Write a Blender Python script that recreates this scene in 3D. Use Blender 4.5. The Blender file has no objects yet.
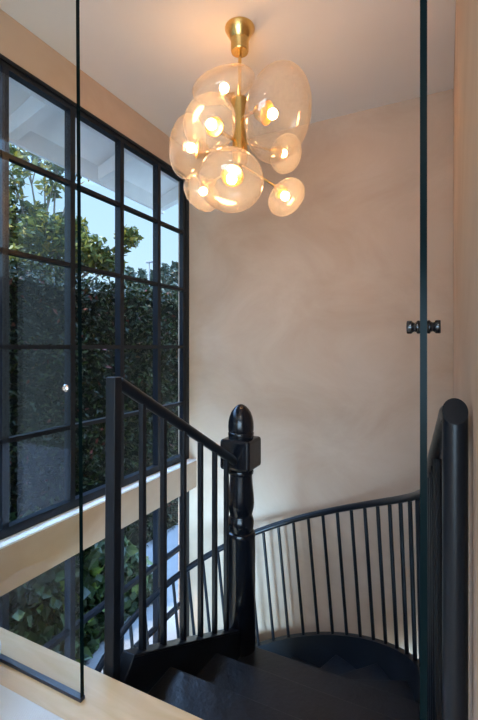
import bpy, math, random
from mathutils import Vector, Matrix
from math import sin, cos, pi, radians as R, atan, sqrt
random.seed(7)
sc = bpy.context.scene
COL = sc.collection

# ------------------------------------------------------------------ camera constants (camera at the origin, level)
FPX, HOR = 420.0, 347.0
YAW = R(26.24)
FW = Vector((-sin(YAW), cos(YAW), 0)); RT = Vector((cos(YAW), sin(YAW), 0)); UP = Vector((0, 0, 1))
def at(px, py, t):
    return FW*t + RT*((px-239)/FPX*t) + UP*((HOR-py)/FPX*t)

# ------------------------------------------------------------------ place constants (metres, z measured from eye height)
LAND, CEIL, LOW = -1.2, 1.78, -3.92
XW, XU, XR, YB = -2.03, -2.10, 0.045, 3.25            # window wall, right wall, end wall
NX, NY = -1.051, 2.158                     # stair centre
RAD, Z0, SL, RH = 0.964, -0.6625, 0.43044, 0.904   # rail radius, rail height at 0 rad, fall per radian, rail above stringer
EDGE = 1.165                               # landing edge
GROUND = -2.75

# ------------------------------------------------------------------ materials
def nt(name):
    m = bpy.data.materials.new(name); m.use_nodes = True
    n = m.node_tree.nodes; b = n['Principled BSDF']
    return m, n, m.node_tree.links, b
def plain(name, col, rough=.5, metal=0, spec=.5, coat=0, bump=0, bscale=60, var=0, vscale=8):
    m, n, l, b = nt(name)
    b.inputs['Base Color'].default_value = (*col, 1); b.inputs['Roughness'].default_value = rough
    b.inputs['Metallic'].default_value = metal; b.inputs['Specular IOR Level'].default_value = spec
    b.inputs['Coat Weight'].default_value = coat
    tc = n.new('ShaderNodeTexCoord')
    if var:
        t = n.new('ShaderNodeTexNoise'); t.inputs['Scale'].default_value = vscale; t.inputs['Detail'].default_value = 5
        l.new(tc.outputs['Object'], t.inputs['Vector'])
        r = n.new('ShaderNodeValToRGB'); e = r.color_ramp.elements
        e[0].position = .3; e[1].position = .7
        e[0].color = (*[c*(1-var) for c in col], 1); e[1].color = (*[min(1, c*(1+var)) for c in col], 1)
        l.new(t.outputs['Fac'], r.inputs['Fac']); l.new(r.outputs['Color'], b.inputs['Base Color'])
    if bump:
        t = n.new('ShaderNodeTexNoise'); t.inputs['Scale'].default_value = bscale; t.inputs['Detail'].default_value = 4
        l.new(tc.outputs['Object'], t.inputs['Vector'])
        u = n.new('ShaderNodeBump'); u.inputs['Strength'].default_value = bump; u.inputs['Distance'].default_value = .02
        l.new(t.outputs['Fac'], u.inputs['Height']); l.new(u.outputs['Normal'], b.inputs['Normal'])
    return m

def plaster(name, c1, c2):
    m, n, l, b = nt(name)
    tc = n.new('ShaderNodeTexCoord'); mp = n.new('ShaderNodeMapping'); mp.inputs['Scale'].default_value = (1, 1, 1.5)
    l.new(tc.outputs['Object'], mp.inputs['Vector'])
    t = n.new('ShaderNodeTexNoise'); t.inputs['Scale'].default_value = 1.3; t.inputs['Detail'].default_value = 8
    t.inputs['Roughness'].default_value = .62; t.inputs['Distortion'].default_value = .7
    l.new(mp.outputs['Vector'], t.inputs['Vector'])
    r = n.new('ShaderNodeValToRGB'); e = r.color_ramp.elements
    e[0].position = .33; e[1].position = .68; e[0].color = (*c1, 1); e[1].color = (*c2, 1)
    l.new(t.outputs['Fac'], r.inputs['Fac']); l.new(r.outputs['Color'], b.inputs['Base Color'])
    b.inputs['Roughness'].default_value = .62; b.inputs['Specular IOR Level'].default_value = .25
    u = n.new('ShaderNodeBump'); u.inputs['Strength'].default_value = .06; u.inputs['Distance'].default_value = .03
    l.new(t.outputs['Fac'], u.inputs['Height']); l.new(u.outputs['Normal'], b.inputs['Normal'])
    return m

def wood(name, c1, c2):
    m, n, l, b = nt(name)
    tc = n.new('ShaderNodeTexCoord'); mp = n.new('ShaderNodeMapping'); mp.inputs['Scale'].default_value = (1.2, 9, 1)
    l.new(tc.outputs['Object'], mp.inputs['Vector'])
    t = n.new('ShaderNodeTexNoise'); t.inputs['Scale'].default_value = 2.2; t.inputs['Detail'].default_value = 8
    t.inputs['Distortion'].default_value = .8
    l.new(mp.outputs['Vector'], t.inputs['Vector'])
    r = n.new('ShaderNodeValToRGB'); e = r.color_ramp.elements
    e[0].position = .3; e[1].position = .7; e[0].color = (*c1, 1); e[1].color = (*c2, 1)
    l.new(t.outputs['Fac'], r.inputs['Fac']); l.new(r.outputs['Color'], b.inputs['Base Color'])
    b.inputs['Roughness'].default_value = .42
    return m

def weave(name, c1, c2, scale):
    m, n, l, b = nt(name)
    tc = n.new('ShaderNodeTexCoord')
    w = []
    for d in ('X', 'Y'):
        t = n.new('ShaderNodeTexWave'); t.bands_direction = d; t.inputs['Scale'].default_value = scale
        t.inputs['Distortion'].default_value = .6; t.inputs['Detail Scale'].default_value = 3
        l.new(tc.outputs['Object'], t.inputs['Vector']); w.append(t)
    a = n.new('ShaderNodeMath'); a.operation = 'MULTIPLY'
    l.new(w[0].outputs['Fac'], a.inputs[0]); l.new(w[1].outputs['Fac'], a.inputs[1])
    r = n.new('ShaderNodeValToRGB'); e = r.color_ramp.elements; e[0].color = (*c1, 1); e[1].color = (*c2, 1); e[1].position = .5
    l.new(a.outputs[0], r.inputs['Fac']); l.new(r.outputs['Color'], b.inputs['Base Color'])
    u = n.new('ShaderNodeBump'); u.inputs['Strength'].default_value = .5; u.inputs['Distance'].default_value = .01
    l.new(a.outputs[0], u.inputs['Height']); l.new(u.outputs['Normal'], b.inputs['Normal'])
    b.inputs['Roughness'].default_value = .9; b.inputs['Specular IOR Level'].default_value = .1
    return m

def schlick(n, l, f0):                           # the same on both sides of a thin sheet
    lw = n.new('ShaderNodeLayerWeight'); lw.inputs['Blend'].default_value = .5
    p = n.new('ShaderNodeMath'); p.operation = 'POWER'; p.inputs[1].default_value = 5
    l.new(lw.outputs['Facing'], p.inputs[0])
    a = n.new('ShaderNodeMath'); a.operation = 'MULTIPLY_ADD'; a.inputs[1].default_value = 1-f0; a.inputs[2].default_value = f0
    l.new(p.outputs[0], a.inputs[0]); return a

def clear_glass(name, tint, ior=1.5, gloss=1.0, rough=0.0):
    m = bpy.data.materials.new(name); m.use_nodes = True
    n = m.node_tree.nodes; l = m.node_tree.links; n.clear()
    out = n.new('ShaderNodeOutputMaterial'); tr = n.new('ShaderNodeBsdfTransparent'); gl = n.new('ShaderNodeBsdfGlossy')
    tr.inputs['Color'].default_value = (*tint, 1); gl.inputs['Roughness'].default_value = rough
    fr = schlick(n, l, ((ior-1)/(ior+1))**2)
    ml = n.new('ShaderNodeMath'); ml.operation = 'MULTIPLY'; ml.inputs[1].default_value = gloss
    mx = n.new('ShaderNodeMixShader')
    l.new(fr.outputs[0], ml.inputs[0]); l.new(ml.outputs[0], mx.inputs['Fac'])
    l.new(tr.outputs[0], mx.inputs[1]); l.new(gl.outputs[0], mx.inputs[2]); l.new(mx.outputs[0], out.inputs['Surface'])
    return m

def globe_glass():
    m = bpy.data.materials.new('amber_blown_glass'); m.use_nodes = True
    n = m.node_tree.nodes; l = m.node_tree.links; n.clear()
    out = n.new('ShaderNodeOutputMaterial')
    lw = n.new('ShaderNodeLayerWeight'); lw.inputs['Blend'].default_value = .35
    tr = n.new('ShaderNodeBsdfTransparent')
    cr = n.new('ShaderNodeValToRGB'); e = cr.color_ramp.elements
    e[0].position = .1; e[1].position = .95
    e[0].color = (.96, .92, .87, 1); e[1].color = (.70, .53, .39, 1)
    l.new(lw.outputs['Facing'], cr.inputs['Fac']); l.new(cr.outputs['Color'], tr.inputs['Color'])
    df = n.new('ShaderNodeBsdfDiffuse'); df.inputs['Color'].default_value = (.86, .88, .92, 1)
    tl = n.new('ShaderNodeBsdfTranslucent'); tl.inputs['Color'].default_value = (.88, .92, .97, 1)
    hz = n.new('ShaderNodeMixShader'); hz.inputs['Fac'].default_value = .6
    l.new(df.outputs[0], hz.inputs[1]); l.new(tl.outputs[0], hz.inputs[2])
    tc = n.new('ShaderNodeTexCoord'); vo = n.new('ShaderNodeTexNoise'); vo.inputs['Scale'].default_value = 90
    l.new(tc.outputs['Object'], vo.inputs['Vector'])
    mr = n.new('ShaderNodeMapRange'); mr.inputs['From Min'].default_value = .3; mr.inputs['From Max'].default_value = .7
    mr.inputs['To Min'].default_value = .07; mr.inputs['To Max'].default_value = .19
    l.new(vo.outputs['Fac'], mr.inputs['Value'])
    rm = n.new('ShaderNodeMath'); rm.operation = 'POWER'; rm.inputs[1].default_value = 5; l.new(lw.outputs['Facing'], rm.inputs[0])
    ad = n.new('ShaderNodeMath'); ad.operation = 'MULTIPLY_ADD'; ad.inputs[1].default_value = .55; l.new(rm.outputs[0], ad.inputs[0])
    l.new(mr.outputs[0], ad.inputs[2])
    m1 = n.new('ShaderNodeMixShader'); l.new(ad.outputs[0], m1.inputs['Fac'])
    l.new(tr.outputs[0], m1.inputs[1]); l.new(hz.outputs[0], m1.inputs[2])
    gl = n.new('ShaderNodeBsdfGlossy'); gl.inputs['Roughness'].default_value = .06; gl.inputs['Color'].default_value = (1, .93, .85, 1)
    fr = schlick(n, l, .055)
    m2 = n.new('ShaderNodeMixShader'); l.new(fr.outputs[0], m2.inputs['Fac'])
    l.new(m1.outputs[0], m2.inputs[1]); l.new(gl.outputs[0], m2.inputs[2])
    l.new(m2.outputs[0], out.inputs['Surface'])
    return m

def emit(name, col, s):
    m = bpy.data.materials.new(name); m.use_nodes = True
    n = m.node_tree.nodes; n.clear()
    o = n.new('ShaderNodeOutputMaterial'); e = n.new('ShaderNodeEmission')
    e.inputs['Color'].default_value = (*col, 1); e.inputs['Strength'].default_value = s
    m.node_tree.links.new(e.outputs[0], o.inputs['Surface']); return m

def leafmat(name, cols, rough=.35, trans=.25, spec=.5):
    m, n, l, b = nt(name)
    g = n.new('ShaderNodeNewGeometry')
    r = n.new('ShaderNodeValToRGB'); r.color_ramp.interpolation = 'LINEAR'
    el = r.color_ramp.elements
    while len(el) < len(cols): el.new(.5)
    for i, c in enumerate(cols): el[i].position = c[0]; el[i].color = (*c[1], 1)
    l.new(g.outputs['Random Per Island'], r.inputs['Fac']); l.new(r.outputs['Color'], b.inputs['Base Color'])
    b.inputs['Roughness'].default_value = rough; b.inputs['Specular IOR Level'].default_value = spec
    out = n['Material Output']; t = n.new('ShaderNodeBsdfTranslucent'); l.new(r.outputs['Color'], t.inputs['Color'])
    mx = n.new('ShaderNodeMixShader'); mx.inputs['Fac'].default_value = trans
    l.new(b.outputs[0], mx.inputs[1]); l.new(t.outputs[0], mx.inputs[2]); l.new(mx.outputs[0], out.inputs['Surface'])
    return m

M = dict(
    plaster=plaster('venetian_plaster', (.472, .332, .236), (.560, .418, .316)),
    ceil=plain('ceiling_paint', (.76, .72, .69), .8, spec=.2, var=.03, vscale=2),
    oak=wood('oak_boards', (.61, .415, .205), (.73, .53, .30)),
    steel=plain('window_black', (.007, .009, .014), .3, spec=.3, var=.2),
    rail=plain('satin_black_paint', (.006, .008, .012), .32, spec=.3, bump=.03, bscale=120),
    gloss=plain('gloss_black_paint', (.005, .006, .009), .2, spec=.42, bump=.03, bscale=40),
    tread=plain('black_stained_tread', (.008, .010, .014), .33, spec=.4, bump=.12, bscale=50, var=.3, vscale=12),
    pane=clear_glass('window_glass', (.985, .99, .99), 1.2),
    panel=clear_glass('partition_glass', (.95, .97, .96), 1.26, 1.0),
    edge=plain('glass_edge', (.002, .009, .011), .2, spec=.05),
    brass=plain('brushed_brass', (.78, .50, .17), .27, metal=1, bump=.03, bscale=90),
    chrome=plain('chrome', (.8, .8, .82), .12, metal=1),
    black=plain('black_hardware', (.008, .008, .010), .18, spec=.6),
    channel=plain('dark_channel', (.012, .016, .03), .3, spec=.5),
    globe=globe_glass(),
    bulb=emit('warm_bulb', (1, .56, .24), 90),
    rug=weave('rug_weave', (.66, .65, .62), (.84, .83, .80), 95),
    pouf=weave('pouf_cloth', (.60, .59, .56), (.80, .79, .77), 30),
    white=plain('eave_paint', (.88, .89, .90), .6, var=.03),
    concrete=plain('concrete', (.19, .195, .20), .85, var=.12, vscale=3, bump=.1),
    bark=plain('bark', (.16, .13, .10), .9, bump=.5, bscale=25, var=.3),
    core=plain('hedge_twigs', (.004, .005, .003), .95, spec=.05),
    hedge=leafmat('hedge_leaves', [(0, (.004, .007, .002)), (.55, (.010, .016, .003)), (.97, (.022, .032, .006)), (.985, (.10, .022, .016))], .42, .08, .12),
    ivy=leafmat('ivy_leaves', [(0, (.012, .026, .010)), (.7, (.032, .060, .020)), (.93, (.05, .085, .025)), (.97, (.12, .19, .03))], .4, .15, .3),
    magnolia=leafmat('magnolia_leaves', [(0, (.028, .036, .008)), (.6, (.07, .08, .014)), (.86, (.17, .15, .02)), (1, (.32, .22, .03))], .42, .3, .25),
    cypress=leafmat('cypress_leaves', [(0, (.018, .030, .018)), (1, (.045, .065, .035))], .6, .05),
)

# ------------------------------------------------------------------ mesh helpers
class MB:
    def __init__(s): s.v = []; s.f = []; s.m = []
    def face(s, idx, mi=0): s.f.append(idx); s.m.append(mi)
    def box(s, x0, x1, y0, y1, z0, z1, mi=0):
        b = len(s.v)
        s.v += [(x, y, z) for z in (z0, z1) for y in (y0, y1) for x in (x0, x1)]
        for q in ((0, 2, 3, 1), (4, 5, 7, 6), (0, 1, 5, 4), (2, 6, 7, 3), (0, 4, 6, 2), (1, 3, 7, 5)):
            s.face(tuple(b+i for i in q), mi)
        return s
    def prism(s, poly, z0, z1):                  # poly counter-clockwise seen from above
        b = len(s.v); n = len(poly)
        s.v += [(p[0], p[1], z0) for p in poly] + [(p[0], p[1], z1) for p in poly]
        s.face(tuple(b+i for i in reversed(range(n)))); s.face(tuple(b+n+i for i in range(n)))
        for i in range(n):
            j = (i+1) % n; s.face((b+i, b+j, b+n+j, b+n+i))
        return s
    def loops(s, rings, closed=False, caps=True):
        b = len(s.v); n = len(rings[0])
        for r in rings: s.v += [tuple(p) for p in r]
        k = len(rings)
        for i in range(k if closed else k-1):
            o, p = b+i*n, b+((i+1) % k)*n
            for j in range(n):
                q = (j+1) % n; s.face((o+j, o+q, p+q, p+j))
        if caps and not closed:
            s.face(tuple(b+j for j in reversed(range(n)))); s.face(tuple(b+(k-1)*n+j for j in range(n)))
        return s
    def tube(s, pts, r, n=12, r1=None):
        pts = [Vector(p) for p in pts]; rings = []
        t = (pts[1]-pts[0]).normalized()
        a = t.orthogonal().normalized()
        for i, p in enumerate(pts):
            t2 = (pts[min(i+1, len(pts)-1)]-pts[max(i-1, 0)]).normalized()
            a = (a - t2*a.dot(t2)).normalized(); c = t2.cross(a)
            rr = r if r1 is None else r+(r1-r)*i/(len(pts)-1)
            rings.append([p+(a*cos(2*pi*j/n)+c*sin(2*pi*j/n))*rr for j in range(n)])
        return s.loops(rings)
    def lathe(s, prof, o=(0, 0, 0), axis=(0, 0, 1), n=32):      # prof: (radius, height along axis)
        ax = Vector(axis).normalized(); a = ax.orthogonal().normalized(); c = ax.cross(a); o = Vector(o)
        return s.loops([[o+ax*h+(a*cos(2*pi*j/n)+c*sin(2*pi*j/n))*max(r, 1e-4) for j in range(n)] for r, h in prof])
    def sweep(s, pts, sides, w, h):                 # rectangular section, w across, h tall (top at the path)
        rings = []
        for p, d in zip(pts, sides):
            p = Vector(p); d = Vector(d)
            rings.append([p-d*w/2-UP*h, p+d*w/2-UP*h, p+d*w/2, p-d*w/2])
        return s.loops(rings)
    def build(s, name, mat, parent=None, smooth=False, bevel=0, angle=35):
        me = bpy.data.meshes.new(name); me.from_pydata([tuple(v) for v in s.v], [], s.f)
        for m in (mat if isinstance(mat, (list, tuple)) else [mat]): me.materials.append(m)
        if any(s.m): me.polygons.foreach_set('material_index', s.m)
        o = bpy.data.objects.new(name, me); COL.objects.link(o)
        if smooth:
            me.polygons.foreach_set('use_smooth', [True]*len(me.polygons))
            try: me.set_sharp_from_angle(angle=R(angle))
            except Exception: pass
        if bevel:
            b = o.modifiers.new('bevel', 'BEVEL'); b.width = bevel; b.segments = 3; b.limit_method = 'ANGLE'
        me.update()
        if parent:
            o.parent = parent
            if parent.location.length > 0 and parent.parent is None:
                me.transform(Matrix.Translation(-parent.location))
        return o
def empty(name, loc=(0, 0, 0)):
    o = bpy.data.objects.new(name, None); COL.objects.link(o); o.location = loc; o.empty_display_size = .1; return o
def tag(o, label=None, cat=None, group=None, kind=None):
    for k, v in (('label', label), ('category', cat), ('group', group), ('kind', kind)):
        if v: o[k] = v
    return o
def struct(o, label, cat): return tag(o, label, cat, kind='structure')

# ------------------------------------------------------------------ the room shell
YM = -4.6; XE = 3.2                              # the room behind the camera
mb = MB(); mb.box(XW-.2, XE, YM, EDGE, LAND-.26, LAND)
struct(mb.build('floor', M['oak'], bevel=.004), 'light oak landing floor ending at the stair opening', 'floor')
mb = MB(); mb.box(XW-.2, XE, -3.5, YB+.2, LOW-.2, LOW)
struct(mb.build('floor_lower', M['oak']), 'oak floor at the foot of the stairwell', 'floor')
mb = MB(); mb.box(XW-.2, XE+.1, YM-.1, YB+.2, CEIL, CEIL+.15)
struct(mb.build('ceiling', M['ceil']), 'plain pale ceiling over the stairwell', 'ceiling')
mb = MB(); mb.box(XW-.2, XR+.16, YB, YB+.2, LOW, CEIL)
struct(mb.build('wall_back', M['plaster']), 'mottled tan plaster wall at the end of the stairwell', 'wall')
mb = MB(); mb.box(XR, XR+.16, .70, YB, LOW, CEIL); mb.box(XR+.16, XE, .70, .86, LOW, CEIL)
struct(mb.build('wall_right', M['plaster'], bevel=.006), 'narrow plaster wall beside the black handrail', 'wall')
mb = MB(); mb.box(XE, XE+.1, YM, .86, LAND, CEIL)
struct(mb.build('wall_side', M['plaster']), 'plaster wall of the room behind the landing', 'wall')
mb = MB(); mb.box(XE, XE+.1, -3.5, .86, LOW, LAND-.26); mb.box(XW-.2, -1.7, -3.6, -3.5, LOW, LAND-.26); mb.box(1.5, XE+.1, -3.6, -3.5, LOW, LAND-.26)
struct(mb.build('wall_lower', M['plaster']), 'plaster walls of the lower room under the landing', 'wall')
# rear wall with a wide opening
mb = MB()
mb.box(XW-.2, -1.6, YM-.1, YM, LAND, CEIL); mb.box(2.6, XE, YM-.1, YM, LAND, CEIL)
mb.box(-1.6, 2.6, YM-.1, YM, .86, CEIL)
struct(mb.build('wall_rear', M['plaster']), 'plaster wall with a wide opening at the far end of the room', 'wall')
# window wall
WT, WB, LT, LB = 1.54, -1.03, -1.27, -2.86      # heads and sills of the upper and lower window
WY0 = .10
mb = MB()
mb.box(XW-.2, XU, YM, YB, WT, CEIL)
mb.box(XW-.2, XW, YM, YB, LT, WB)
mb.box(XW-.2, XW, -3.5, YB, LOW, LB)
mb.box(XW-.2, XU, YM, WY0, WB, WT)
mb.box(XW-.2, XW, -3.5, EDGE, LB, LT)
struct(mb.build('wall_left', M['plaster'], bevel=.004), 'tan plaster window wall with a deep ledge between two windows', 'wall')
mb = MB(); mb.box(XW-.0775, XW-.001, WY0, YB, WB, WB+.012)
struct(mb.build('trim_1', M['white'], bevel=.003), 'pale sill strip along the top of the plaster ledge', 'sill')

def window(name, y0, y1, zb, zt, mull, bars, label):
    xf, xb = XW-.078, XW-.13; xm = XW-.105
    f = MB()
    f.box(xb, xf, y0, y1, zt-.05, zt); f.box(xb, xf+.012, y0, y1, zt-.022, zt)
    f.box(xb, xf, y0, y1, zb+.012, zb+.062)
    f.box(xb, xf, y1-.05, y1, zb+.062, zt-.05); f.box(xb, xf, y0, y0+.05, zb+.062, zt-.05)
    f.box(xb+.005, xf-.006, y1-.09, y1-.05, zb+.062, zt-.05)
    for y in mull: f.box(xb, xf, y-.019, y+.019, zb+.062, zt-.05)
    for z in bars: f.box(xb+.008, xf-.004, y0+.05, y1-.05, z-.013, z+.013)
    w = f.build(name, M['steel']); struct(w, label, 'window')
    g = MB(); ys = [y0+.05]+list(mull)+[y1-.09]; zs = [zb+.062]+sorted(bars)+[zt-.05]
    for i in range(len(ys)-1):
        for j in range(len(zs)-1):
            g.box(xm-.003, xm+.003, ys[i]+(.022 if i else 0), ys[i+1]-.022, zs[j]+.013, zs[j+1]-.013)
    g.build('pane', M['pane'], w)
    return w
muls = [.56, 1.01, 1.46, 1.91, 2.36, 2.80]
window('window_1', WY0, YB-.004, WB, WT, muls, [1.03, .515, 0, -.505], 'tall black gridded window looking onto the hedge')
window('window_2', EDGE, YB-.004, LB, LT, muls[2:], [-1.79, -2.30], 'lower black gridded window below the plaster ledge')
w3 = MB()
for x in (-1.6, -.2, 1.2, 2.55): w3.box(x, x+.05, YM-.08, YM-.02, LAND, .86)
w3.box(-1.6, 2.6, YM-.08, YM-.02, .80, .86)
struct(w3.build('window_3', M['steel']), 'black framed opening at the far end of the room', 'window')

# ------------------------------------------------------------------ staircase
ST = empty('spiral_staircase', (NX, NY, LOW))
tag(ST, 'black painted spiral staircase curling down around a turned newel post', 'staircase')
def rx(y):                                       # x of the outer rail on its straight run beside the right wall
    return .0155 + (NX+RAD-.0155)*(y-.9)/(NY-.9)
K = SL/RAD
def rail_pt(th): return Vector((NX+RAD*cos(th), NY+RAD*sin(th), Z0-SL*th))
def outer(off):                                  # path and across-directions, straight run then helix
    p, d = [], []
    for i in range(14):
        y = EDGE+.005+(NY-EDGE-.005)*i/14 if off else .9+(NY-.9)*i/14
        p.append(Vector((rx(y), y, Z0+K*(NY-y)-off))); d.append(Vector((1, 0, 0)))
    n = 96
    for i in range(n+1):
        th = R(264)*i/n
        p.append(rail_pt(th)-UP*off); d.append(Vector((cos(th), sin(th), 0)))
    return p, d
def sub(o): return o
# newel, an axis aligned block between turnings
S = 2.4/FPX
zz = lambda py: -(py-HOR)*S
def prof(rows): return [(r, zz(y)) for r, y in rows]
nw = MB().lathe([(r*1.03, z) for r, z in [(.082, LOW)]] + prof([(.082, 535), (.083, 533.5), (.078, 531), (.068, 530), (.070, 528), (.0745, 523.5), (.073, 519), (.066, 515.6), (.063, 514), (.066, 512), (.0735, 507), (.0755, 502), (.0735, 494), (.068, 485), (.0645, 478), (.064, 474), (.071, 473), (.073, 471), (.071, 469.5), (.062, 468.5), (.062, 465)]), (NX, NY, 0), n=40)
newel = nw.build('newel_post', M['gloss'], ST, smooth=True)
bz0, bz1 = zz(467.5), zz(437.5); hb = .091
blk = MB().box(NX-hb, NX+hb, NY-hb, NY+hb, bz0, bz1)
o = blk.build('newel_block', M['gloss'], ST, bevel=.017); o.parent = newel
fin = MB().lathe(prof([(.064, 439), (.070, 438), (.073, 435), (.0745, 433), (.073, 432.2), (.070, 431.4), (.0725, 430.5), (.0735, 427), (.072, 421.5), (.066, 416.5), (.056, 412), (.043, 408.7), (.030, 406.3), (.018, 404.9), (.007, 404.2), (0, 404)]), (NX, NY, 0), n=40)
o = fin.build('finial', M['gloss'], ST, smooth=True); o.parent = newel
# treads with closed risers
RISE = .17
XL = -1.062                                      # inner face of the inner stringer
noses = [EDGE, 1.49, 1.85, 2.195]
for k in range(1, 4):
    y0, y1 = noses[k-1], noses[k]; z = LAND-RISE*k
    xr0, xr1 = rx(y0)-.024, rx(y1)-.024
    t = MB().prism([(XL, y0-.0), (xr0, y0), (xr1, y1), (XL, y1)], z-.035, z)
    t.box(XL, min(xr0, xr1)-.002, y0, y0+.018, z, z+RISE-.036) if k > 1 else None
    if k == 1: t.box(XL, xr0-.01, y0+.001, y0+.012, z, LAND-.012)
    t.build('tread', M['tread'], ST, bevel=.006)
DT = R(22.3)
for k in range(4, 16):
    a0, a1 = R(2)+DT*(k-4)-R(1.5), R(2)+DT*(k-3); z = LAND-RISE*k
    ro = RAD-.024
    arc = [(NX+ro*cos(a0+(a1-a0)*i/6), NY+ro*sin(a0+(a1-a0)*i/6)) for i in range(7)]
    inn = [(NX+.07*cos(a), NY+.07*sin(a)) for a in (a1, a0)]
    t = MB().prism(arc+inn, z-.035, z)
    b0 = a0+R(1.5)
    c0, s0 = cos(b0), sin(b0)
    nrm = (-s0*.016, c0*.016)
    t.prism([(NX+.07*c0, NY+.07*s0), (NX+ro*c0, NY+ro*s0), (NX+ro*c0+nrm[0], NY+ro*s0+nrm[1]), (NX+.07*c0+nrm[0], NY+.07*s0+nrm[1])], z, z+RISE-.036)
    t.build('tread', M['tread'], ST, bevel=.005)
# outer stringer, handrail, balusters
p, d = outer(RH)
MB().sweep(p, d, .05, .36).build('outer_stringer', M['rail'], ST, smooth=True)
p, d = outer(0)
p[0] = Vector((rx(.915), .915, p[0].z-.045))
MB().tube(p, .0225, 16).build('handrail', M['rail'], ST, smooth=True)
zp = Z0+K*(NY-.9)
ep = MB().tube([(rx(.9), .905, LAND), (rx(.9), .905, zp-.022)], .0225, 24)
for i, q in enumerate(ep.v):
    if q[2] > -1: ep.v[i] = (q[0], q[1], q[2]+(q[1]-.905)*1.0)
ep.build('end_post', M['rail'], ST, smooth=True)
base = []
lean = R(5.0)
for i in range(33):
    th = R(26.2)+R(7.2)*i
    a = rail_pt(th); b = rail_pt(th-lean)-UP*(RH-.0)
    base.append((a-UP*.01, b-UP*.012))
for i in range(3):
    th = R(26.2)-R(7.2)*(i+1)
    a = rail_pt(th); b = rail_pt(max(th-lean, 0))-UP*RH
    base.append((a-UP*.01, b-UP*.012))
for i in range(7):
    y = NY-.07-.121*i; yb = y-.08
    if yb < EDGE+.02: continue
    base.append((Vector((rx(y), y, Z0+K*(NY-y)-.01)), Vector((rx(yb), yb, Z0+K*(NY-yb)-RH-.012))))
for a, b in base: MB().tube([b, a], .012, 10).build('baluster', M['rail'], ST, smooth=True)
# inner guard: post, rail, stringer, balusters
P0 = Vector((-1.116, 1.205)); P1 = Vector((-1.052, NY-.075))
def ip(y): return P0.x+(P1.x-P0.x)*(y-P0.y)/(P1.y-P0.y)
def irail(y): return -.122+(-.636+.122)*(y-P0.y)/(P1.y-P0.y)
def iapr(y): return -1.152-.467*(y-1.20)
gp = MB().box(P0.x-.023, P0.x+.023, P0.y-.02, P0.y+.02, LAND-.16, -.112)
for i, q in enumerate(gp.v):
    if q[2] < -1: gp.v[i] = (q[0]-.010, q[1], q[2])
gp.build('guard_post', M['rail'], ST, bevel=.004)
MB().tube([(ip(y), y, irail(y)) for y in (P0.y+.019, 1.5, 1.8, NY-.07)], .0235, 18).build('guard_rail', M['rail'], ST, smooth=True)
ys = [1.222, 1.275, 1.6, 1.9, NY-.06]
zt = [iapr(1.275)-.075, iapr(1.275), iapr(1.6), iapr(1.9), iapr(NY-.06)]
MB().sweep([(ip(y)+.004, y, z) for y, z in zip(ys, zt)], [(1, 0, 0)]*5, .058, .012).build('stringer_cap', M['rail'], ST, bevel=.003)
MB().sweep([(ip(y)+.012, y, z-.012) for y, z in zip(ys, zt)], [(1, 0, 0)]*5, .042, .36).build('inner_stringer', M['rail'], ST)
for px in (142.5, 163.5, 183.5, 200.5, 214.7, 226.3):
    u = FW+RT*((px-239)/FPX); k = (P1.x-P0.x)/(P1.y-P0.y)
    t = (P0.x-k*P0.y)/(u.x-k*u.y); y = u.y*t
    x = ip(y)
    MB().box(x-.0115, x+.0115, y-.0115, y+.0115, iapr(y)-.006, irail(y)-.012).build('baluster', M['rail'], ST, bevel=.003)

# ------------------------------------------------------------------ frameless glass partition and door
GY = 1.043
GP = empty('glass_panel', (-1.12, GY, LAND)); tag(GP, 'fixed frameless glass panel standing at the landing edge before the window', 'glass panel')
def pane6(x0, x1, y0, y1, z0, z1, long_axis):
    g = MB(); g.box(x0, x1, y0, y1, z0, z1)
    # faces: bottom, top, -y, +y, -x, +x : narrow faces take the dark edge
    g.m = [1, 1, 0, 0, 1, 1] if long_axis == 'x' else [1, 1, 1, 1, 0, 0]
    return g
gs = pane6(-2.03+.004, -1.118, GY-.008, GY+.008, LAND+.011, CEIL-.004, 'x')
for i, q in enumerate(gs.v):
    if q[0] > -1.5: gs.v[i] = (-1.107-(q[2]-LAND)*.009, q[1], q[2])
gs.build('glass_sheet', [M['panel'], M['edge']], GP)
MB().box(-2.03+.004, -1.104, GY-.0105, GY+.0105, LAND, LAND+.013).build('floor_channel', M['channel'], GP, bevel=.002)
lat = MB()
lat.lathe([(.0135, .0), (.0135, .005), (.009, .007), (.0065, .004), (.0065, .001)], (-1.175, GY-.0082, -.142), (0, -1, 0), 20)
lat.build('latch_ring', M['chrome'], GP, smooth=True)
DR = empty('glass_door', (-.05, 1.0, LAND)); tag(DR, 'frameless glass door standing open edge on with a black pull knob', 'door')
dd = MB()
y0, y1, th = 1.0, 1.50, .0072
sl = -.0440
dv = [(sl*y0-th, y0), (sl*y0+th, y0), (sl*y1+th-.001, y1), (sl*y1-th-.001, y1)]
dd.prism(dv, LAND+.012, CEIL-.012); dd.m = [1, 1, 1, 0, 1, 0]
dd.build('glass_sheet', [M['panel'], M['edge']], DR)
for sg in (-1, 1):
    ky = 1.055; o = (sl*ky+sg*th, ky, .046)
    MB().lathe([(.0145, 0), (.0155, .002), (.0155, .006), (.0115, .009), (.0105, .013), (.0125, .016), (.015, .018), (.0155, .021), (.0155, .026), (.0145, .0285), (.0, .0285)], o, (sg, 0, 0), 24).build('pull_knob', M['black'], DR, smooth=True)

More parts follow.
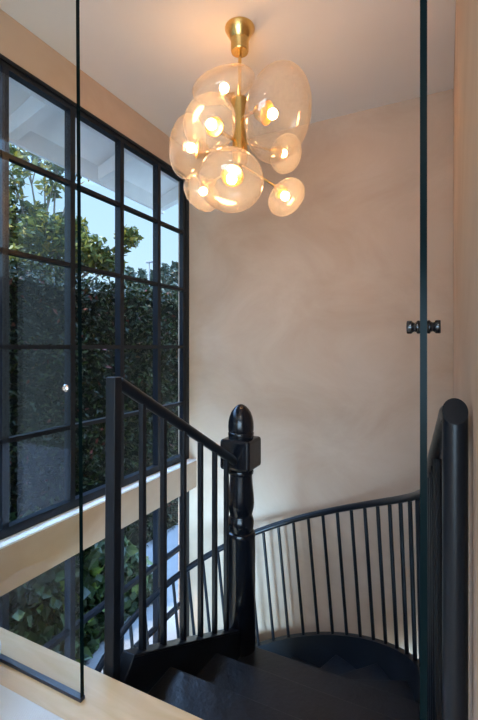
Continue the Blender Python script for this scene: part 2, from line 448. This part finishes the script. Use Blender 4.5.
# ------------------------------------------------------------------ rug and floor cushion by the panel
r_ = MB().box(-1.95, -.12, -1.6, .957, LAND, LAND+.012)
tag(r_.build('rug', M['rug'], bevel=.004), 'pale woven rug lying on the oak floor behind the glass panel', 'rug')
CX, CY_ = -1.56, .845
pf = MB().lathe([(.0, .0), (.12, .0), (.150, .014), (.168, .045), (.176, .09), (.174, .135), (.160, .175), (.13, .200), (.08, .212), (.0, .216)], (CX, CY_, LAND+.0125), n=48)
PF = empty('floor_cushion', (CX, CY_, LAND+.0125)); tag(PF, 'off white round floor cushion at the corner of the woven rug', 'cushion')
pf.build('cushion_body', M['pouf'], PF, smooth=True, angle=60)
MB().tube([(CX+.1765*cos(a*pi/24), CY_+.1765*sin(a*pi/24), LAND+.0125+.09) for a in range(49)], .004, 8).build('piping', M['pouf'], PF, smooth=True)

# ------------------------------------------------------------------ chandelier
TC = 2.343
top = at(239.8, 28, TC); top.z = CEIL
CH = empty('chandelier', top); tag(CH, 'brass chandelier with a cluster of amber glass globes hanging from the ceiling', 'chandelier')
s = TC/FPX
cz = lambda py: (HOR-py)*s-CEIL
MB().lathe([(.082, 0), (.0835, -.003), (.083, -.010), (.052, -.066), (.050, -.069), (.050, cz(51)), (.046, cz(52.5)), (.0, cz(52.6))], top, n=40).build('canopy', M['brass'], CH, smooth=True)
MB().tube([top+UP*cz(51), top+UP*cz(128)], .0095, 14).build('stem', M['brass'], CH, smooth=True)
MB().lathe([(.0, cz(99)), (.040, cz(99)), (.050, cz(101)), (.044, cz(110)), (.040, cz(140)), (.044, cz(150)), (.040, cz(162)), (.030, cz(166)), (.0, cz(167))], top, n=32).build('hub', M['brass'], CH, smooth=True)
# px, py, dist, equator radius, polar ratio, axis (right, up, towards viewer)
G = [
    (223.5, 85, 2.40, .186, .50, (-.27, .93, -.06)),
    (279, 115, 2.12, .232, .56, (.83, -.16, .53)),
    (209.6, 123, 2.10, .139, .72, (-.45, .30, .84)),
    (187.5, 147, 2.36, .170, .60, (-.95, .10, .10)),
    (231, 181, 2.08, .162, .66, (-.12, -.42, .90)),
    (201.5, 193, 2.40, .116, .72, (-.65, -.62, -.05)),
    (286.5, 197.5, 2.26, .110, .70, (.62, -.62, .42)),
    (285.5, 154, 2.50, .112, .74, (.72, -.20, -.45)),
]
hubc = top+UP*cz(140)
for px, py, dist, er, q, ax in G:
    c = at(px, py, dist)
    vw = -c.normalized(); rt_ = UP.cross(vw).normalized(); up_ = vw.cross(rt_)
    axis = (rt_*ax[0]+up_*ax[1]+vw*ax[2]).normalized()
    pr = er*q; n = 22
    cr = min(.058, er*.36)                       # neck where the cup holds the glass
    f0 = math.asin(min(.9, cr*.55/er))
    shape = []
    for i in range(n+1):
        a = -pi/2+f0+(pi-f0)*i/n
        shape.append((er*cos(a)**.93 if cos(a) > 1e-6 else 0, pr*sin(a)))
    gl = MB(); ax_ = axis
    a_ = ax_.orthogonal().normalized(); c_ = ax_.cross(a_)
    gl.loops([[c+ax_*h+(a_*cos(2*pi*j/40)+c_*sin(2*pi*j/40))*max(r, 1e-4) for j in range(40)] for r, h in shape], caps=False)
    globe = gl.build('glass_globe', M['globe'], CH, smooth=True, angle=80)
    nb = c-axis*pr                               # base of the globe
    bl = min(.075, pr*.62)
    cup = MB().lathe([(.0, -.020), (cr*.30, -.020), (cr*.55, -.006), (cr*.72, .010), (cr, bl*.75), (cr*.97, bl*.78), (cr*.80, bl*.4), (.0, bl*.3)], nb, axis, 28)
    o = cup.build('lamp_cup', M['brass'], CH, smooth=True); o.parent = globe
    br = .023 if er < .13 else .026
    bc = nb+axis*(bl*.78+br*1.25)
    bb = MB().lathe([(br*sin(pi*i/12), -br*cos(pi*i/12)) for i in range(13)], bc, axis, 20)
    o = bb.build('bulb', M['bulb'], CH, smooth=True, angle=80); o.parent = globe
    z = max(min(nb.z-axis.z*.05, top.z+cz(103)), top.z+cz(164))
    st = Vector((top.x, top.y, z)); en = nb-axis*.016
    mid = st.lerp(en, .55)-axis*(.03 if er > .13 else .0)
    MB().tube([st, st.lerp(mid, .5), mid, mid.lerp(en, .6), en], .0085 if er > .12 else .006, 10).build('arm', M['brass'], CH, smooth=True)

# ------------------------------------------------------------------ outside
mb = MB(); mb.box(-45, XW-.2, -6, 45, GROUND-.2, GROUND)
struct(mb.build('ground', M['concrete']), 'grey concrete ground outside the windows', 'ground')
# roof eave with rafters
ex, ez = -3.07, 1.60
ev = MB()
ev.loops([[(XW-.19, y, 2.05), (XW-.19, y, 2.13), (ex, y, 1.83), (ex, y, 1.75)] for y in (-3, 4.13)])
ev.box(ex, ex+.035, -3, 4.13, ez, 1.83)
EV = ev.build('roof_eave', M['white']); struct(EV, 'white painted roof eave with rafters above the window', 'eave')
for y in (.25, 1.2, 2.15, 3.1, 4.06):
    b = MB()
    b.loops([[(XW-.19, yy, 1.86), (XW-.19, yy, 2.055), (ex+.035, yy, 1.755), (ex+.035, yy, 1.62)] for yy in (y-.045, y+.045)])
    b.build('rafter', M['white'], EV, bevel=.004)
ow = MB(); ow.box(XW-.26, XW-.2, -3, 4.0, WT+.01, 2.06)
struct(ow.build('trim_2', M['white']), 'white outside wall band above the window', 'wall')

def leaves(mb, pts, size, up=.3, fold=.25, asp=.45, out=None):
    for p in pts:
        c = Vector(p[:3]); L = size*random.uniform(.7, 1.3)
        d = Vector((random.gauss(0, 1), random.gauss(0, 1), random.gauss(0, .8)-.25))
        nrm = Vector((random.gauss(0, .6), random.gauss(0, .6), random.gauss(0, .4)+up))
        if out is not None: nrm += Vector(out)
        d = d.normalized(); nrm = (nrm-d*nrm.dot(d))
        if nrm.length < 1e-3: continue
        nrm.normalize(); w = d.cross(nrm)
        b = len(mb.v); h = L*asp*.5
        mb.v += [c-d*L*.5, c-d*L*.1+w*h+nrm*h*fold, c+d*L*.5, c-d*L*.1-w*h+nrm*h*fold]
        mb.face((b, b+1, b+2)); mb.face((b, b+2, b+3))
# clipped hedge
HD = empty('hedge', (-4.2, 4, GROUND)); tag(HD, 'dense dark green clipped hedge standing along the far side of the window', 'hedge')
hx, ht = -3.62, .80
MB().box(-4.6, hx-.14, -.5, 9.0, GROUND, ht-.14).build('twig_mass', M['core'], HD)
hl = MB(); pts = []
for i in range(23000):
    y = random.uniform(.6, 8.6); z = random.uniform(GROUND, ht)
    if z < -1.6 and random.random() < .4: continue
    dpt = abs(random.gauss(0, .06))+.03*sin(y*5)+.03*sin(z*7+y*2)
    pts.append((hx-.06-dpt*.8, y, z))
for i in range(5500):
    y = random.uniform(.6, 8.6); x = random.uniform(-4.55, hx)
    z = ht-.05+random.gauss(0, .05)+.04*sin(y*3.1)+.03*sin(y*8.3+x*3)
    pts.append((x, y, z))
leaves(hl, pts, .075, up=.25, out=(.35, 0, .25))
hl.build('foliage', M['hedge'], HD)
# ivy by the lower window
IV = empty('ivy_bush', (-3.0, 2.3, GROUND)); tag(IV, 'leafy ivy bush growing outside the lower window', 'ivy')
iv = MB(); pts = []
def inside(y, z): return z < -1.25-.20*(y-1.2)-max(0, (y-3.0))*1.1+.08*sin(y*6)
for i in range(9000):
    y = random.uniform(.5, 4.0); z = random.uniform(GROUND, -.9)
    if not inside(y, z): continue
    pts.append((-2.92+random.gauss(0, .05)-.28*(z-GROUND)/1.8+.06*sin(y*4+z*3), y, z))
leaves(iv, pts, .115, up=.15, asp=.85, out=(.9, 0, .3))
iv.build('foliage', M['ivy'], IV)
b = MB()
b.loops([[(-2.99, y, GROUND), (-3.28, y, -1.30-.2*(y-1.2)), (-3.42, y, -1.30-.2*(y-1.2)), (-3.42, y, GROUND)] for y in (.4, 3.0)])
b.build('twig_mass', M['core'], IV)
# magnolia
tb = at(36, HOR, 7.6); tb.z = GROUND
MG = empty('magnolia_tree', tb); tag(MG, 'yellow green magnolia tree with bare branches rising over the hedge', 'tree')
MB().tube([tb, tb+Vector((.05, .05, 1.4)), tb+Vector((-.03, .1, 2.6)), tb+Vector((.05, .12, 3.4))], .13, 12, .08).build('trunk', M['bark'], MG, smooth=True)
fork = tb+Vector((.05, .12, 3.3))
cl = [(25, 262, 7.4, .55, 420), (60, 262, 7.7, .55, 420), (85, 250, 7.5, .42, 300), (100, 262, 7.8, .33, 190), (10, 235, 7.5, .45, 240), (45, 232, 7.3, .45, 260), (70, 228, 7.8, .36, 170), (8, 205, 7.4, .36, 110), (35, 214, 7.6, .30, 90), (14, 178, 7.3, .30, 55), (50, 188, 7.4, .24, 40), (28, 160, 7.6, .32, 60), (56, 166, 7.5, .30, 55), (78, 170, 7.6, .26, 36), (44, 150, 7.8, .30, 50), (12, 150, 7.7, .3, 50), (-25, 220, 7.5, .6, 260), (-30, 160, 7.7, .5, 120), (113, 268, 7.9, .25, 90), (128, 237, 7.7, .235, 135), (120, 252, 7.8, .16, 30)]
mg = MB(); brm = MB()
for px, py, t, rr, nn in cl:
    c = at(px, py, t); pts = []
    for i in range(int(nn*(1.5 if py < 240 else 1.15))):
        v = Vector((random.gauss(0, 1), random.gauss(0, 1), random.gauss(0, 1))).normalized()*rr*random.random()**.45
        v.z *= .8; pts.append(c+v)
    leaves(mg, pts, .17, up=.5, asp=.48)
    m1 = fork.lerp(c, .45)+Vector((random.uniform(-.1, .1), random.uniform(-.1, .1), .12))
    brm.tube([fork, fork.lerp(m1, .5)+Vector((0, 0, .04)), m1, m1.lerp(c, .5)+Vector((0, 0, .05)), c], .034, 7, .010)
    for q in range(3):
        e = c+Vector((random.uniform(-1, 1), random.uniform(-1, 1), random.uniform(-.3, 1)))*rr*.8
        brm.tube([m1.lerp(c, .7), m1.lerp(c, .7).lerp(e, .6)+Vector((0, 0, .05)), e], .012, 5, .005)
brm.build('branches', M['bark'], MG, smooth=True)
mg.build('foliage', M['magnolia'], MG)
# distant cypresses
cyp = [(129, 268, 15.5, .30, 'broad dark shrubby cypress nearest the magnolia tree'), (142, 270, 18.5, .27, 'second dark cypress from the magnolia tree'), (153, 271, 21.5, .22, 'narrow low cypress in the middle of the distant row'), (165, 264.5, 18.0, .25, 'tall pointed cypress in the distant row, second from the end wall'), (176, 263, 15.4, .30, 'tall cypress at the end of the distant row beside the end wall')]
for px, py, t, rr, lb in cyp:
    tp = at(px, py, t); b0 = Vector((tp.x, tp.y, GROUND))
    CY = empty('cypress_tree', b0); tag(CY, lb, 'tree', 'cypresses beyond the hedge')
    MB().tube([b0, Vector((tp.x, tp.y, tp.z-.4))], .07, 8, .02).build('trunk', M['bark'], CY, smooth=True)
    h = tp.z-GROUND; c = MB(); pts = []
    for i in range(1500):
        u = random.random(); z = GROUND+.3+(h-.3)*u
        w = 1.35*rr*min(1, (1-u)*7+.25)*(.85+.15*sin(u*40))
        a = random.uniform(0, 2*pi); q = w*random.random()**.35
        pts.append((tp.x+q*cos(a), tp.y+q*sin(a), z))
    leaves(c, pts, .26, up=.2, asp=.5)
    c.build('foliage', M['cypress'], CY)
lp = at(149.3, 263, 16); b0 = Vector((lp.x, lp.y, GROUND))
LPO = empty('street_lamp', b0); tag(LPO, 'slim distant lamp pole standing among the cypresses', 'lamp')
MB().tube([b0, lp], .025, 8, .018).build('pole', M['concrete'], LPO, smooth=True)
MB().box(lp.x-.14, lp.x+.14, lp.y-.06, lp.y+.06, lp.z, lp.z+.07).build('lamp_head', M['concrete'], LPO, bevel=.02)

# ------------------------------------------------------------------ light
w = bpy.data.worlds.new('sky'); sc.world = w; w.use_nodes = True
n = w.node_tree.nodes; l = w.node_tree.links; bg = n['Background']
tc = n.new('ShaderNodeTexCoord'); sp = n.new('ShaderNodeSeparateXYZ'); l.new(tc.outputs['Generated'], sp.inputs[0])
r = n.new('ShaderNodeValToRGB'); e = r.color_ramp.elements
e[0].position = .0; e[0].color = (.58, .82, 1, 1); e[1].position = .34; e[1].color = (.46, .72, 1, 1)
q = e.new(.62); q.color = (3.5, 6.2, 11.2, 1)
l.new(sp.outputs['Z'], r.inputs['Fac']); l.new(r.outputs['Color'], bg.inputs['Color']); bg.inputs['Strength'].default_value = 1.0

def lamp(name, typ, loc, direction, **kw):
    d = bpy.data.lights.new(name, typ)
    for k, v in kw.items(): setattr(d, k, v)
    o = bpy.data.objects.new(name, d); COL.objects.link(o); o.location = loc
    o.rotation_euler = Vector(direction).to_track_quat('-Z', 'Y').to_euler(); return o
lamp('sun', 'SUN', (-8, -2, 10), (.24, .42, -.87), energy=6, angle=R(.6), color=(1, .94, .84))
lamp('rear_fill', 'AREA', (.5, YM-.05, -.15), (0, 1, -.06), energy=250, shape='RECTANGLE', size=4.1, size_y=2.0, color=(.52, .76, 1))  # added fill from the unseen rear opening, brightens walls and ceiling
lamp('lower_fill', 'AREA', (-.1, -3.55, -2.6), (0, 1, 0), energy=1300, shape='RECTANGLE', size=3.1, size_y=2.2, color=(.36, .66, 1))  # added blue fill under the landing, brightens the lower end wall
lamp('room_fill', 'AREA', (.3, -1.6, CEIL-.03), (0, 0, -1), energy=25, shape='DISK', size=.5, color=(1, .96, .92))  # added fill disc out of view behind the camera, no fitting modelled

cam = bpy.data.cameras.new('camera'); co = bpy.data.objects.new('camera', cam); COL.objects.link(co)
cam.sensor_fit = 'VERTICAL'; cam.sensor_height = 24; cam.sensor_width = 24
cam.lens = 24*FPX/720; cam.shift_y = -13/720; cam.clip_start = .02; cam.clip_end = 200
co.rotation_euler = (pi/2, 0, YAW)
sc.camera = co
sc.view_settings.view_transform = 'Standard'; sc.view_settings.look = 'None'
sc.view_settings.gamma = 1; sc.view_settings.use_curve_mapping = False; sc.view_settings.exposure = .32
sc.cycles.transparent_max_bounces = 32
